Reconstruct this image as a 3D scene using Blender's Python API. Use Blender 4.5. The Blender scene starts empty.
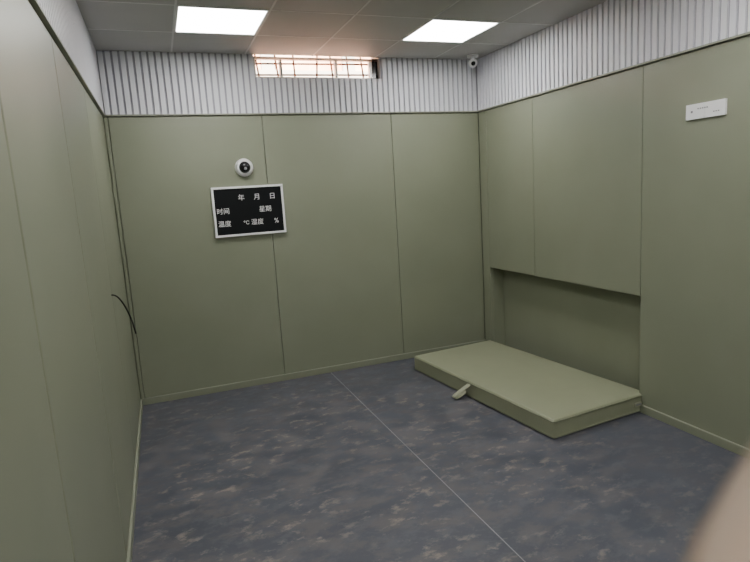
import bpy, bmesh, math, random
from mathutils import Vector, Matrix
random.seed(4)
C = bpy.context.scene.collection

# ---------------------------------------------------------------- materials
def newmat(name):
    m = bpy.data.materials.new(name); m.use_nodes = True
    nt = m.node_tree
    return m, nt, nt.nodes["Principled BSDF"]

def simple(name, col, rough=0.5, metal=0.0, spec=0.5):
    m, nt, b = newmat(name)
    b.inputs["Base Color"].default_value = (*col, 1)
    b.inputs["Roughness"].default_value = rough
    b.inputs["Metallic"].default_value = metal
    b.inputs["Specular IOR Level"].default_value = spec
    return m

def noisy(name, c1, c2, scale=3.0, rough=0.5, bump=0.0, bscale=300.0, spec=0.5, detail=4):
    m, nt, b = newmat(name)
    N, L = nt.nodes, nt.links
    tc = N.new("ShaderNodeTexCoord")
    n = N.new("ShaderNodeTexNoise"); n.inputs["Scale"].default_value = scale
    n.inputs["Detail"].default_value = detail
    L.new(tc.outputs["Object"], n.inputs["Vector"])
    r = N.new("ShaderNodeValToRGB")
    r.color_ramp.elements[0].position = 0.3; r.color_ramp.elements[0].color = (*c1, 1)
    r.color_ramp.elements[1].position = 0.7; r.color_ramp.elements[1].color = (*c2, 1)
    L.new(n.outputs["Fac"], r.inputs["Fac"]); L.new(r.outputs["Color"], b.inputs["Base Color"])
    b.inputs["Roughness"].default_value = rough
    b.inputs["Specular IOR Level"].default_value = spec
    if bump > 0:
        n2 = N.new("ShaderNodeTexNoise"); n2.inputs["Scale"].default_value = bscale
        L.new(tc.outputs["Object"], n2.inputs["Vector"])
        bp = N.new("ShaderNodeBump"); bp.inputs["Strength"].default_value = bump
        bp.inputs["Distance"].default_value = 0.001
        L.new(n2.outputs["Fac"], bp.inputs["Height"]); L.new(bp.outputs["Normal"], b.inputs["Normal"])
    return m

OL1, OL2 = (0.228, 0.244, 0.171), (0.250, 0.265, 0.189)
M_pad = noisy("padded_vinyl_olive", OL1, OL2, 2.2, 0.42, 0.4, 200, 0.65)
M_seam = simple("seam_dark", (0.15, 0.16, 0.115), 0.7)
M_edge = simple("edge_trim_olive", (0.29, 0.305, 0.235), 0.45)
M_slat = noisy("slat_white", (0.72, 0.72, 0.76), (0.76, 0.76, 0.80), 4, 0.45)
M_slatback = simple("slat_groove", (0.36, 0.36, 0.40), 0.7)
M_tile = noisy("ceiling_tile", (0.44, 0.43, 0.42), (0.47, 0.46, 0.45), 2, 0.6, 0.1, 400)
M_tbar = simple("ceiling_tbar", (0.62, 0.61, 0.60), 0.4)
M_conc = simple("concrete_outer", (0.4, 0.38, 0.35), 0.9)
M_white = simple("white_plastic", (0.88, 0.88, 0.88), 0.35)
M_black = simple("black_gloss", (0.008, 0.008, 0.010), 0.15)
M_board = simple("board_black", (0.005, 0.006, 0.007), 0.5, 0, 0.2)
M_grey = simple("grey_mark", (0.25, 0.25, 0.26), 0.5)
M_alu = simple("aluminium_frame", (0.62, 0.6, 0.58), 0.35, 0.6)
M_matt = noisy("mattress_vinyl", (0.280, 0.296, 0.198), (0.300, 0.316, 0.212), 4, 0.42, 0.2, 220)
M_pipe = simple("mattress_piping", (0.21, 0.225, 0.15), 0.4)
M_strap = noisy("strap_webbing", (0.32, 0.33, 0.235), (0.38, 0.39, 0.285), 60, 0.7)
M_rebar = simple("window_bar_rust", (0.26, 0.12, 0.08), 0.6)
M_brick = noisy("outside_brick", (0.55, 0.24, 0.13), (0.80, 0.55, 0.42), 2.5, 0.9)
M_cable = simple("cable_black", (0.01, 0.01, 0.01), 0.4)
M_textw = simple("text_white", (0.95, 0.95, 0.95), 0.5)

M_lamp, nt, b = newmat("led_diffuser")
b.inputs["Base Color"].default_value = (0.9, 0.9, 0.9, 1)
b.inputs["Emission Color"].default_value = (1.0, 0.99, 0.97, 1)
b.inputs["Emission Strength"].default_value = 22.0

# floor: blue-grey sheet vinyl with dried dusty smears
M_floor, nt, b = newmat("floor_vinyl_dusty")
N, L = nt.nodes, nt.links
tc = N.new("ShaderNodeTexCoord")
def noise(scale, detail=5, rough=0.55, dist=0.0, vec=None):
    n = N.new("ShaderNodeTexNoise")
    n.inputs["Scale"].default_value = scale; n.inputs["Detail"].default_value = detail
    n.inputs["Roughness"].default_value = rough; n.inputs["Distortion"].default_value = dist
    L.new(vec if vec else tc.outputs["Object"], n.inputs["Vector"]); return n.outputs["Fac"]
def ramp(fac, p0, p1, c0=(0, 0, 0, 1), c1=(1, 1, 1, 1)):
    r = N.new("ShaderNodeValToRGB")
    r.color_ramp.elements[0].position = p0; r.color_ramp.elements[0].color = c0
    r.color_ramp.elements[1].position = p1; r.color_ramp.elements[1].color = c1
    L.new(fac, r.inputs["Fac"]); return r.outputs["Color"]
def mul(a, c):
    m = N.new("ShaderNodeMath"); m.operation = 'MULTIPLY'
    L.new(a, m.inputs[0])
    if isinstance(c, float): m.inputs[1].default_value = c
    else: L.new(c, m.inputs[1])
    return m.outputs[0]
def mix(f, a, c):
    m = N.new("ShaderNodeMix"); m.data_type = 'RGBA'
    L.new(f, m.inputs["Factor"])
    for s, v in ((6, a), (7, c)):
        if isinstance(v, tuple): m.inputs[s].default_value = v
        else: L.new(v, m.inputs[s])
    return m.outputs[2]
def mapping(rot, sc, loc=(0, 0, 0)):
    mp = N.new("ShaderNodeMapping"); mp.inputs["Rotation"].default_value = (0, 0, rot)
    mp.inputs["Scale"].default_value = sc; mp.inputs["Location"].default_value = loc
    L.new(tc.outputs["Object"], mp.inputs["Vector"]); return mp.outputs["Vector"]
mA, mB, mC = mapping(0.6, (1, 1.6, 1)), mapping(-0.7, (1, 1.6, 1), (3, 5, 0)), mapping(0.2, (1, 1, 1), (9, 2, 0))
base = ramp(noise(2.0), 0.3, 0.7, (0.066, 0.071, 0.091, 1), (0.081, 0.087, 0.110, 1))
# heavier traffic dust around the middle of the room
ctr = N.new("ShaderNodeTexGradient"); ctr.gradient_type = 'SPHERICAL'
mpc = N.new("ShaderNodeMapping"); mpc.vector_type = 'POINT'
mpc.inputs["Location"].default_value = (-0.85*0.48, -3.1*0.38, 0); mpc.inputs["Scale"].default_value = (0.48, 0.38, 0.5)
L.new(tc.outputs["Object"], mpc.inputs["Vector"]); L.new(mpc.outputs["Vector"], ctr.inputs["Vector"])
cen = ramp(ctr.outputs["Fac"], 0.0, 0.6, (0.28, 0.28, 0.28, 1), (1, 1, 1, 1))
sm1 = mul(ramp(noise(4.8, 7, 0.70, 0, mA), 0.47, 0.58), cen)
col = mix(mul(sm1, 0.62), base, (0.158, 0.145, 0.145, 1))
sm2 = ramp(noise(6.5, 7, 0.70, 0, mB), 0.50, 0.60)
col = mix(mul(sm2, 0.36), col, (0.138, 0.136, 0.148, 1))
spots = mul(ramp(noise(9.0, 7, 0.70, 0, mB), 0.54, 0.64), mul(ramp(noise(1.7, 3, 0.5, 0, mC), 0.38, 0.54), cen))
col = mix(mul(spots, 0.72), col, (0.28, 0.240, 0.205, 1))
L.new(col, b.inputs["Base Color"])
rr = N.new("ShaderNodeMapRange"); rr.inputs["To Min"].default_value = 0.42; rr.inputs["To Max"].default_value = 0.7
L.new(sm1, rr.inputs["Value"]); L.new(rr.outputs[0], b.inputs["Roughness"])
b.inputs["Specular IOR Level"].default_value = 0.4

# ---------------------------------------------------------------- mesh builder
class MB:
    def __init__(s, name, mats):
        s.name = name; s.bm = bmesh.new(); s.mats = mats
    def box(s, x0, x1, y0, y1, z0, z1, m=0):
        r = bmesh.ops.create_cube(s.bm, size=1.0)
        for v in r["verts"]:
            v.co = Vector(((x0+x1)/2+v.co.x*(x1-x0), (y0+y1)/2+v.co.y*(y1-y0), (z0+z1)/2+v.co.z*(z1-z0)))
        for f in {f for v in r["verts"] for f in v.link_faces}: f.material_index = m
        return r["verts"]
    def cyl(s, p0, p1, r0, r1, m=0, seg=24):
        p0, p1 = Vector(p0), Vector(p1); d = p1-p0
        rot = Vector((0, 0, 1)).rotation_difference(d.normalized()).to_matrix().to_4x4()
        r = bmesh.ops.create_cone(s.bm, cap_ends=True, segments=seg, radius1=r0, radius2=r1, depth=d.length,
                                  matrix=Matrix.Translation((p0+p1)/2) @ rot)
        for f in {f for v in r["verts"] for f in v.link_faces}: f.material_index = m; f.smooth = len(f.verts) == 4
    def sph(s, c, r, m=0, sc=(1, 1, 1)):
        q = bmesh.ops.create_uvsphere(s.bm, u_segments=32, v_segments=20, radius=r,
                                      matrix=Matrix.Translation(c) @ Matrix.Diagonal((*sc, 1)))
        for f in {f for v in q["verts"] for f in v.link_faces}: f.material_index = m; f.smooth = True
    def done(s, bevel=0, parent=None, seg=2):
        me = bpy.data.meshes.new(s.name); s.bm.to_mesh(me); s.bm.free()
        o = bpy.data.objects.new(s.name, me); C.objects.link(o)
        for m in s.mats: me.materials.append(m)
        if bevel:
            md = o.modifiers.new("bevel", 'BEVEL'); md.width = bevel; md.segments = seg
            md.limit_method = 'ANGLE'
            for p in me.polygons: p.use_smooth = True
            o.modifiers.new("wn", 'WEIGHTED_NORMAL').keep_sharp = True
        if parent: o.parent = parent
        return o

def curve(name, pts, r, mat, parent=None, cyclic=False):
    cu = bpy.data.curves.new(name, 'CURVE'); cu.dimensions = '3D'; cu.bevel_depth = r; cu.bevel_resolution = 3
    sp = cu.splines.new('NURBS' if not cyclic else 'POLY'); sp.points.add(len(pts)-1)
    for p, q in zip(sp.points, pts): p.co = (*q, 1)
    sp.use_cyclic_u = cyclic
    if not cyclic: sp.use_endpoint_u = True; sp.order_u = 3
    o = bpy.data.objects.new(name, cu); C.objects.link(o); cu.materials.append(mat)
    if parent: o.parent = parent
    return o

# ---------------------------------------------------------------- room dims
XL, XR, YB, YF, H, ZS = -0.31, 2.915, 4.765, -1.0, 2.737, 2.267
G = 0.0016; PT = 0.03
WX0, WX1, WZ0 = 0.849, 1.939, 2.56
RY0, RY1, RZ, RX = 2.813, 4.636, 0.80, 3.065

# floor
f = MB("floor", [M_floor]); f.box(XL-0.2, XR+0.4, YF-0.2, YB+0.2, -0.1, 0); f.done()
f = MB("trim_4", [simple("floor_weld_seam", (0.26, 0.26, 0.275), 0.5)])
f.box(1.283, 1.288, YF, YB-0.02, 0, 0.0012); f.done()

# back wall
w = MB("wall_back", [M_pad, M_seam, M_conc])
w.box(XL-0.2, XR+0.4, YB+PT, YB+0.2, 0, WZ0, 1)
w.box(XL-0.2, WX0, YB+PT, YB+0.2, WZ0, H+0.3, 2)
w.box(WX1, XR+0.4, YB+PT, YB+0.2, WZ0, H+0.3, 2)
for a, c in ((XL, XL+0.03), (XL+0.03, 0.872), (0.872, 2.02), (2.02, XR)):
    w.box(a+G, c-G, YB, YB+PT+0.001, 0, ZS, 0)
w.done(0.005)
# left wall
w = MB("wall_left", [M_pad, M_seam])
w.box(XL-0.2, XL-PT, YF, YB+PT, 0, H+0.02, 1)
ys = [YF, -0.45, 0.55, 1.556, 2.57, 3.58, 4.70, YB]
for a, c in zip(ys, ys[1:]): w.box(XL-PT-0.001, XL, a+0.004, c-0.004, 0, ZS, 0)
w.done(0.008)
# right wall with bed niche
w = MB("wall_right", [M_pad, M_seam])
w.box(RX+PT, RX+0.2, YF, YB+PT, 0, H+0.02, 1)
w.box(XR+PT, RX+PT, YF, RY0-PT, 0, H+0.02, 1)
w.box(XR+PT, RX+PT, RY1+PT, YB+PT, 0, H+0.02, 1)
w.box(XR+PT, RX+PT, RY0-PT, RY1+PT, RZ+PT, H+0.02, 1)
for a, c in ((YF, -0.9), (-0.9, 0.3), (0.3, 1.55), (1.55, RY0)):
    w.box(XR, XR+PT+0.001, a+G, c-G, 0, ZS, 0)
w.box(XR, XR+PT+0.001, RY0+G, 3.938-G, RZ, ZS, 0)
w.box(XR, XR+PT+0.001, 3.938+G, RY1+0.0-G, RZ, ZS, 0)
w.box(XR, XR+PT+0.001, RY1+G, YB-G, 0, ZS, 0)
w.box(RX, RX+PT+0.001, RY0-PT, RY1+PT, 0, RZ+PT, 0)
w.box(XR+PT, RX, RY0-PT, RY0, 0, RZ, 0)
w.box(XR+PT, RX, RY1, RY1+PT, 0, RZ, 0)
w.box(XR+PT, RX, RY0-PT, RY1+PT, RZ, RZ+PT, 0)
w.done(0.005)
# front wall (behind the viewer)
w = MB("wall_front", [M_pad, M_seam])
w.box(XL-0.2, XR+0.4, YF-0.2, YF-0.001, 0, H+0.02, 0); w.done()

# baseboards
BH, BT = 0.050, 0.014
def base(name, boxes):
    q = MB(name, [M_pad, M_edge])
    for (x0, x1, y0, y1) in boxes:
        q.box(x0, x1, y0, y1, 0, BH, 0)
        q.box(x0, x1, y0, y1, BH+0.0005, BH+0.005, 1)
    q.done(0.002)
base("baseboard_back", [(XL+BT, XR-0.001, YB-BT, YB-0.0005)])
base("baseboard_left", [(XL+0.0005, XL+BT, YF, YB-BT)])
base("baseboard_right", [(XR-BT, XR-0.0005, YF, RY0-0.002)])

# slatted frieze
def frieze(name, axis):
    q = MB(name, [M_slat, M_slatback, M_edge])
    p, wd, dp = 0.050, 0.034, 0.014
    if axis == 'back':
        for a, c, z1 in ((XL, WX0, H), (WX0, WX1, WZ0), (WX1, XR, H)):
            q.box(a, c, YB+0.0, YB+PT, ZS+0.003, z1, 1)
        x = XL+0.02
        while x+wd < XR-0.01:
            z1 = WZ0 if (x+wd > WX0 and x < WX1) else H
            q.box(x, x+wd, YB-dp, YB-0.0005, ZS+0.012, z1-0.001, 0); x += p
        q.box(XL, XR, YB-dp-0.004, YB+PT, ZS+0.0015, ZS+0.012, 2)
    else:
        s = 1 if axis == 'left' else -1
        X0 = XL if axis == 'left' else XR
        def bx(d0, d1, y0, y1, z0, z1, m):
            a, c = sorted((X0+s*d0, X0+s*d1)); q.box(a, c, y0, y1, z0, z1, m)
        bx(-PT, 0, YF, YB, ZS+0.003, H, 1)
        y = YB-0.03-wd
        while y > YF+0.02:
            bx(0.0005, dp, y, y+wd, ZS+0.012, H-0.001, 0); y -= p
        bx(-PT, dp+0.004, YF, YB-0.02, ZS+0.0015, ZS+0.012, 2)
    q.done()
frieze("trim_1", 'back'); frieze("trim_2", 'left'); frieze("trim_3", 'right')

# ceiling
T = 0.556
xs = [XL] + [0.227+T*i for i in range(5)] + [XR]
yy = [YB-T*i for i in range(11) if YB-T*i > YF+0.05] + [YF]
lights = [(1, 1), (4, 1), (1, 5), (4, 5), (1, 9), (4, 9)]  # last pair, unseen behind the viewer, added to brighten hand and near wall
q = MB("ceiling", [M_tile, M_tbar])
for i in range(len(xs)-1):
    for j in range(len(yy)-1):
        if (i, j) in lights: 
            q.box(xs[i], xs[i+1], yy[j+1], yy[j], H+0.03, H+0.05, 0); continue
        q.box(xs[i]+0.007, xs[i+1]-0.007, yy[j+1]+0.007, yy[j]-0.007, H+0.0, H+0.05, 0)
for x in xs[1:-1]: q.box(x-0.0065, x+0.0065, YF, YB, H-0.0015, H+0.04, 1)
for y in yy[1:-1]: q.box(XL, XR, y-0.0065, y+0.0065, H-0.0014, H+0.04, 1)
q.box(XL-0.2, XR+0.4, YF-0.2, YB+0.19, H+0.3, H+0.35, 0)
q.box(XL-0.05, XR+0.05, YF, YB+0.2, H+0.051, H+0.06, 0)
q.done()
for n, (i, j) in enumerate(lights):
    x0, x1, y0, y1 = xs[i]+0.008, xs[i+1]-0.008, yy[j+1]+0.008, yy[j]-0.008
    q = MB("ceiling_light_panel", [M_white, M_lamp])
    q.box(x0+0.01, x1-0.01, y0+0.01, y1-0.01, H+0.002, H+0.025, 1)
    for a in ((x0, x1, y0, y0+0.01), (x0, x1, y1-0.01, y1), (x0, x0+0.01, y0+0.01, y1-0.01), (x1-0.01, x1, y0+0.01, y1-0.01)):
        q.box(*a, H-0.003, H+0.029, 0)
    q.done()

# ---------------------------------------------------------------- window
q = MB("window_1", [M_alu, M_rebar, M_black])
fy0, fy1 = YB+0.05, YB+0.09
q.box(WX0, WX1, fy0, fy1, WZ0, WZ0+0.018, 0)
q.box(WX0, WX1, fy0, fy1, H-0.02, H+0.0, 0)
q.box(WX0, WX0+0.02, fy0, fy1, WZ0, H, 0)
q.box(WX1-0.075, WX1-0.055, fy0, fy1, WZ0, H, 0)
q.box(WX1-0.05, WX1, fy0, fy1, WZ0, H, 2)
for x in (WX0+0.22, WX0+0.70): q.box(x, x+0.02, fy0, fy1, WZ0+0.018, H-0.02, 0)
for i in range(7):
    x = WX0+0.07+i*0.155+random.uniform(-.02, .02)
    q.cyl((x, YB+0.13, WZ0), (x+random.uniform(-.03, .03), YB+0.13, H+0.04), 0.008, 0.008, 1, 10)
for z in (WZ0+0.05, WZ0+0.14):
    q.cyl((WX0, YB+0.145, z), (WX1, YB+0.145, z+0.012), 0.008, 0.008, 1, 10)
q.done()
# outside world glimpsed through the window
q = MB("neighbouring_building", [M_brick, M_conc])
q.box(-4, 8, 9.0, 9.4, -1, 3.9, 0)
for i in range(9): q.box(-3.5+i*1.3, -3.3+i*1.3, 8.9, 9.0, -1, 3.9, 1)
q.box(-4, 8, 8.85, 9.0, 3.4, 3.5, 1)
q.done()
q = MB("outside_ground", [M_brick]); q.box(-6, 10, YB+0.3, 9.0, -1.1, -1.0, 0); q.done()

# ---------------------------------------------------------------- LED info board
q = MB("digital_calendar_board", [M_white, M_board])
bx0, bx1, bz0, bz1 = 0.408, 0.990, 1.298, 1.702
q.box(bx0+0.01, bx1-0.01, YB-0.022, YB-0.001, bz0+0.01, bz1-0.01, 1)
fw = 0.017
for a in ((bx0, bx1, bz0, bz0+fw), (bx0, bx1, bz1-fw, bz1)): q.box(a[0], a[1], YB-0.03, YB-0.001, a[2], a[3], 0)
for a in ((bx0, bx0+fw), (bx1-fw, bx1)): q.box(a[0], a[1], YB-0.03, YB-0.001, bz0+fw, bz1-fw, 0)
board = q.done(0.002)
for txt, x, z, s in (("年", .642, 1.607, .054), ("月", .77, 1.607, .054), ("日", .897, 1.607, .054),
                  ("时间", .487, 1.504, .052), ("星期", .83, 1.504, .052),
                  ("温度", .49, 1.402, .052), ("℃", .665, 1.402, .042), ("湿度", .755, 1.402, .052), ("%", .915, 1.402, .055)):
    cu = bpy.data.curves.new("label", 'FONT'); cu.body = txt; cu.size = s
    cu.align_x = 'CENTER'; cu.align_y = 'CENTER'; cu.extrude = 0.0005; cu.offset = 0.0
    o = bpy.data.objects.new("label", cu); C.objects.link(o); cu.materials.append(M_textw)
    o.location = (x, YB-0.0232, z); o.rotation_euler = (math.pi/2, 0, 0); o.parent = board

# ---------------------------------------------------------------- dome camera on back wall
cx, cz = 0.691, 1.851
q = MB("dome_security_camera", [M_white, M_black, M_grey])
q.cyl((cx, YB-0.001, cz), (cx, YB-0.030, cz), 0.074, 0.070, 0, 48)
q.cyl((cx, YB-0.030, cz), (cx, YB-0.042, cz), 0.070, 0.055, 0, 48)
q.sph((cx, YB-0.038, cz), 0.047, 1)
q.cyl((cx, YB-0.082, cz-0.012), (cx, YB-0.088, cz-0.014), 0.012, 0.010, 2, 20)
q.done()
# corner camera under ceiling
q = MB("ceiling_security_camera", [M_white, M_black])
kx, ky = 2.765, 4.58
q.cyl((kx, ky, H-0.0017), (kx, ky, H-0.020), 0.050, 0.050, 0, 32)
q.cyl((kx, ky, H-0.020), (kx, ky, H-0.045), 0.020, 0.020, 0, 20)
q.sph((kx, ky, H-0.068), 0.040, 0)
q.cyl((kx-0.01, ky-0.015, H-0.07), (kx-0.03, ky-0.055, H-0.085), 0.029, 0.027, 0, 24)
q.cyl((kx-0.03, ky-0.055, H-0.085), (kx-0.031, ky-0.057, H-0.0857), 0.019, 0.019, 1, 24)
q.done()
# white control plate on the right wall
q = MB("wall_switch_plate", [M_white, M_grey])
q.box(XR-0.014, XR-0.001, 2.366, 2.485, 1.888, 1.972, 0)
q.box(XR-0.014, XR-0.001, 2.240, 2.363, 1.888, 1.972, 0)
q.box(XR-0.0155, XR-0.0135, 2.44, 2.452, 1.924, 1.936, 1)
for i in range(5): q.box(XR-0.0150, XR-0.0135, 2.345+i*0.014, 2.354+i*0.014, 1.940, 1.947, 1)
for i in range(3): q.box(XR-0.0150, XR-0.0135, 2.275+i*0.014, 2.284+i*0.014, 1.912, 1.918, 1)
q.done(0.002)
# stray cable out of left wall
curve("electrical_cable", [(XL+0.001, 3.52, 1.10), (XL+0.02, 3.53, 1.10), (XL+0.05, 3.56, 1.05), (XL+0.075, 3.59, 0.97), (XL+0.09, 3.60, 0.90), (XL+0.098, 3.60, 0.84)], 0.0045, M_cable)

# ---------------------------------------------------------------- mattress
mat = bpy.data.objects.new("floor_mattress", None); C.objects.link(mat)
mat.location = (2.47, 3.610, 0); mat.rotation_euler = (0, 0, math.radians(5.4))
HW, HL, TH = 0.425, 0.862, 0.138
q = MB("cushion", [M_matt])
bm = q.bm
bmesh.ops.create_grid(bm, x_segments=24, y_segments=40, size=1)
for v in bm.verts:
    u, t = v.co.x, v.co.y
    e = max(0, 1-abs(u)**7)*max(0, 1-abs(t)**14)
    v.co = Vector((u*(HW-0.004), t*(HL-0.004), TH-0.011+0.011*e**0.7))
edges = [e for e in bm.edges if e.is_boundary]
r = bmesh.ops.extrude_edge_only(bm, edges=edges)
vs = [v for v in r["geom"] if isinstance(v, bmesh.types.BMVert)]
for v in vs: v.co.z = 0.002
bmesh.ops.contextual_create(bm, geom=[e for e in bm.edges if e.is_boundary])
for fc in bm.faces: fc.smooth = True
q.done(0.013, mat, 4)
def rect(z, a=0.0, r=0.02):
    pts = []
    for sx, sy, a0 in ((1, 1, 0), (-1, 1, 90), (-1, -1, 180), (1, -1, 270)):
        for k in range(5):
            an = math.radians(a0+k*22.5)
            pts.append((sx*(HW-r)+math.cos(an)*(r+a), sy*(HL-r)+math.sin(an)*(r+a), z))
    return pts
curve("piping_top", rect(TH-0.024, -0.003), 0.004, M_pipe, mat, True)
curve("piping_bottom", rect(0.012, -0.003), 0.004, M_pipe, mat, True)
# strap handle (ribbon loop)
def ribbon(name, path, wdir, w, th, m, parent):
    bm = bmesh.new(); prev = None
    wd = Vector(wdir)*w/2
    for p in path:
        a, c = bm.verts.new(Vector(p)-wd), bm.verts.new(Vector(p)+wd)
        if prev: bm.faces.new((prev[0], prev[1], c, a))
        prev = (a, c)
    me = bpy.data.meshes.new(name); bm.to_mesh(me); bm.free(); me.materials.append(m)
    for p in me.polygons: p.use_smooth = True
    o = bpy.data.objects.new(name, me); C.objects.link(o); o.parent = parent
    s = o.modifiers.new("s", 'SOLIDIFY'); s.thickness = th; s.offset = 0
    s = o.modifiers.new("ss", 'SUBSURF'); s.levels = s.render_levels = 2
    return o
sx = -HW-0.003
ribbon("strap", [(sx, 0.02, 0.112), (sx-0.004, 0.02, 0.102), (sx-0.030, 0.028, 0.088), (sx-0.075, 0.042, 0.058),
                 (sx-0.120, 0.060, 0.022), (sx-0.112, 0.062, 0.006), (sx-0.075, 0.066, 0.008), (sx-0.030, 0.070, 0.020), (sx-0.004, 0.072, 0.034), (sx, 0.072, 0.044)],
       (0.0, 1, 0.0), 0.05, 0.005, M_strap, mat)
q = MB("label_tag", [M_strap, M_grey])
q.box(0.30, 0.37, -HL-0.0015, -HL+0.004, 0.045, 0.075, 0); q.box(0.31, 0.36, -HL-0.002, -HL-0.001, 0.055, 0.065, 1)
q.done(0, mat)

# ---------------------------------------------------------------- photographer's hand (finger intrudes in the lower right)
M_skin, nt, b = newmat("skin")
b.inputs["Base Color"].default_value = (0.46, 0.34, 0.26, 1); b.inputs["Roughness"].default_value = 0.55
b.inputs["Subsurface Weight"].default_value = 0.1; b.inputs["Subsurface Radius"].default_value = (0.01, 0.004, 0.002)
M_nail = simple("nail", (0.72, 0.52, 0.44), 0.3)
hand = bpy.data.objects.new("photographer_hand", None); C.objects.link(hand)
# local frame: fingers along +Y, back of hand +Z, index on -X side
verts = [(0, 0, 0), (0, 0.035, 0), (0, 0.07, 0.0), (0, -0.06, -0.004), (0, -0.16, -0.01), (0, -0.24, -0.01)]
rad = [(0.026, 0.018), (0.034, 0.017), (0.036, 0.014), (0.026, 0.020), (0.036, 0.032), (0.042, 0.038)]
edges = [(0, 1), (1, 2), (3, 0), (3, 4), (4, 5)]
def mkobj(name, verts, edges, rad, root, mat_, sub=2):
    me = bpy.data.meshes.new(name); me.from_pydata([Vector(v) for v in verts], edges, [])
    o = bpy.data.objects.new(name, me); C.objects.link(o); me.materials.append(mat_)
    sk = o.modifiers.new("skin", 'SKIN'); sk.use_smooth_shade = True
    for i, r in enumerate(rad):
        me.skin_vertices[0].data[i].radius = r if isinstance(r, tuple) else (r, r)
        me.skin_vertices[0].data[i].use_root = (i == root)
    s = o.modifiers.new("ss", 'SUBSURF'); s.levels = s.render_levels = sub
    o.parent = hand; return o
mkobj("palm_and_forearm", verts, edges, rad, 0, M_skin)
fing = {"index_finger": (-0.030, 0.072, 0.025, 0.024, 0.022, 12, 12, 8), "middle_finger": (-0.010, 0.078, 0.029, 0.027, 0.022, 30, 40, 25),
        "ring_finger": (0.010, 0.074, 0.027, 0.025, 0.021, 38, 45, 28), "little_finger": (0.029, 0.066, 0.021, 0.019, 0.018, 42, 48, 30)}
for nme, (fx, fy, l1, l2, l3, a1, a2, a3) in fing.items():
    l1 += 0.014
    p = Vector((fx*0.8, fy-0.03, 0)); pts = [p.copy()]; p = Vector((fx, fy, 0)); pts.append(p.copy()); an = 0
    for l, a in ((l1, a1), (l2, a2), (l3, a3)):
        an += math.radians(a); p = p+Vector((0, math.cos(an)*l, -math.sin(an)*l)); pts.append(p.copy())
    mkobj(nme, pts, [(i, i+1) for i in range(4)], [0.010, 0.0105, 0.0095, 0.0088, 0.0078], 0, M_skin)
    if nme == "index_finger": tip = pts[-1].copy()
    d = (pts[-1]-pts[-2]).normalized(); up = Vector((0, d.z*-1, d.y)) 
    q = MB(nme+"_nail", [M_nail])
    q.sph((0, 0, 0), 1, 0, (0.0055, 0.0075, 0.0015))
    o = q.done(0, hand)
    o.matrix_local = Matrix.Translation(pts[-1]+up*0.0068-d*0.001) @ Matrix((Vector((1, 0, 0)), d, up)).transposed().to_4x4()
mkobj("thumb", [(-0.015, 0.01, -0.004), (-0.040, 0.030, -0.012), (-0.056, 0.055, -0.020), (-0.062, 0.080, -0.028)],
      [(0, 1), (1, 2), (2, 3)], [0.015, 0.0125, 0.0105, 0.009], 0, M_skin)
# sleeve
q = MB("sleeve", [simple("sleeve_cloth", (0.03, 0.04, 0.07), 0.9)])
q.cyl((0, -0.13, -0.008), (0, -0.26, -0.010), 0.050, 0.060, 0, 32)
q.done(0.004, hand)

# ---------------------------------------------------------------- camera
cY = Vector((-0.3573, 0.1268, -0.9254)).normalized()
cZ = Vector((-0.0610, 0.9853, 0.1596)); cZ = (cZ-cZ.dot(cY)*cY).normalized()
cX = cY.cross(cZ)
R = Matrix((cX, cY, cZ))            # camera -> world
cam = bpy.data.cameras.new("camera"); co = bpy.data.objects.new("camera", cam); C.objects.link(co)
co.matrix_world = Matrix.Translation((0, 0, 1.6)) @ R.to_4x4()
cam.sensor_width = 36; cam.lens = 562/750*36; cam.clip_start = 0.01; cam.clip_end = 100
cam.dof.use_dof = True; cam.dof.focus_distance = 3.8; cam.dof.aperture_fstop = 7.0
bpy.context.scene.camera = co

# hand pose (world)
right, up, fwd = Vector((0.932, -0.357, -0.061)), Vector((0.1135, 0.1268, 0.9853)), Vector((0.3443, 0.9254, -0.1596))
ydir = (right*-0.76+up*-0.56+fwd*0.0).normalized()
zdir = (fwd*1.0); zdir = (zdir-zdir.dot(ydir)*ydir).normalized()
xdir = ydir.cross(zdir)
Rh = Matrix((xdir, ydir, zdir)).transposed()
tipw = Vector((0, 0, 1.6)) + right*0.0470 + up*-0.0545 + fwd*0.079
hand.matrix_world = Matrix.Translation(tipw-Rh @ tip) @ Rh.to_4x4()

# ---------------------------------------------------------------- outdoor light
wd = bpy.data.worlds.new("world"); bpy.context.scene.world = wd; wd.use_nodes = True
nt = wd.node_tree; bg = nt.nodes["Background"]
sky = nt.nodes.new("ShaderNodeTexSky"); sky.sky_type = 'NISHITA'; sky.sun_disc = False
sky.sun_elevation = math.radians(40)
nt.links.new(sky.outputs[0], bg.inputs[0]); bg.inputs[1].default_value = 0.9
sl = bpy.data.lights.new("sun", 'SUN'); sl.energy = 95; sl.angle = 0.01; sl.color = (1, 0.88, 0.74)
so = bpy.data.objects.new("sun", sl); C.objects.link(so)
so.rotation_euler = Vector((0.25, 0.75, -0.6)).to_track_quat('-Z', 'Y').to_euler()
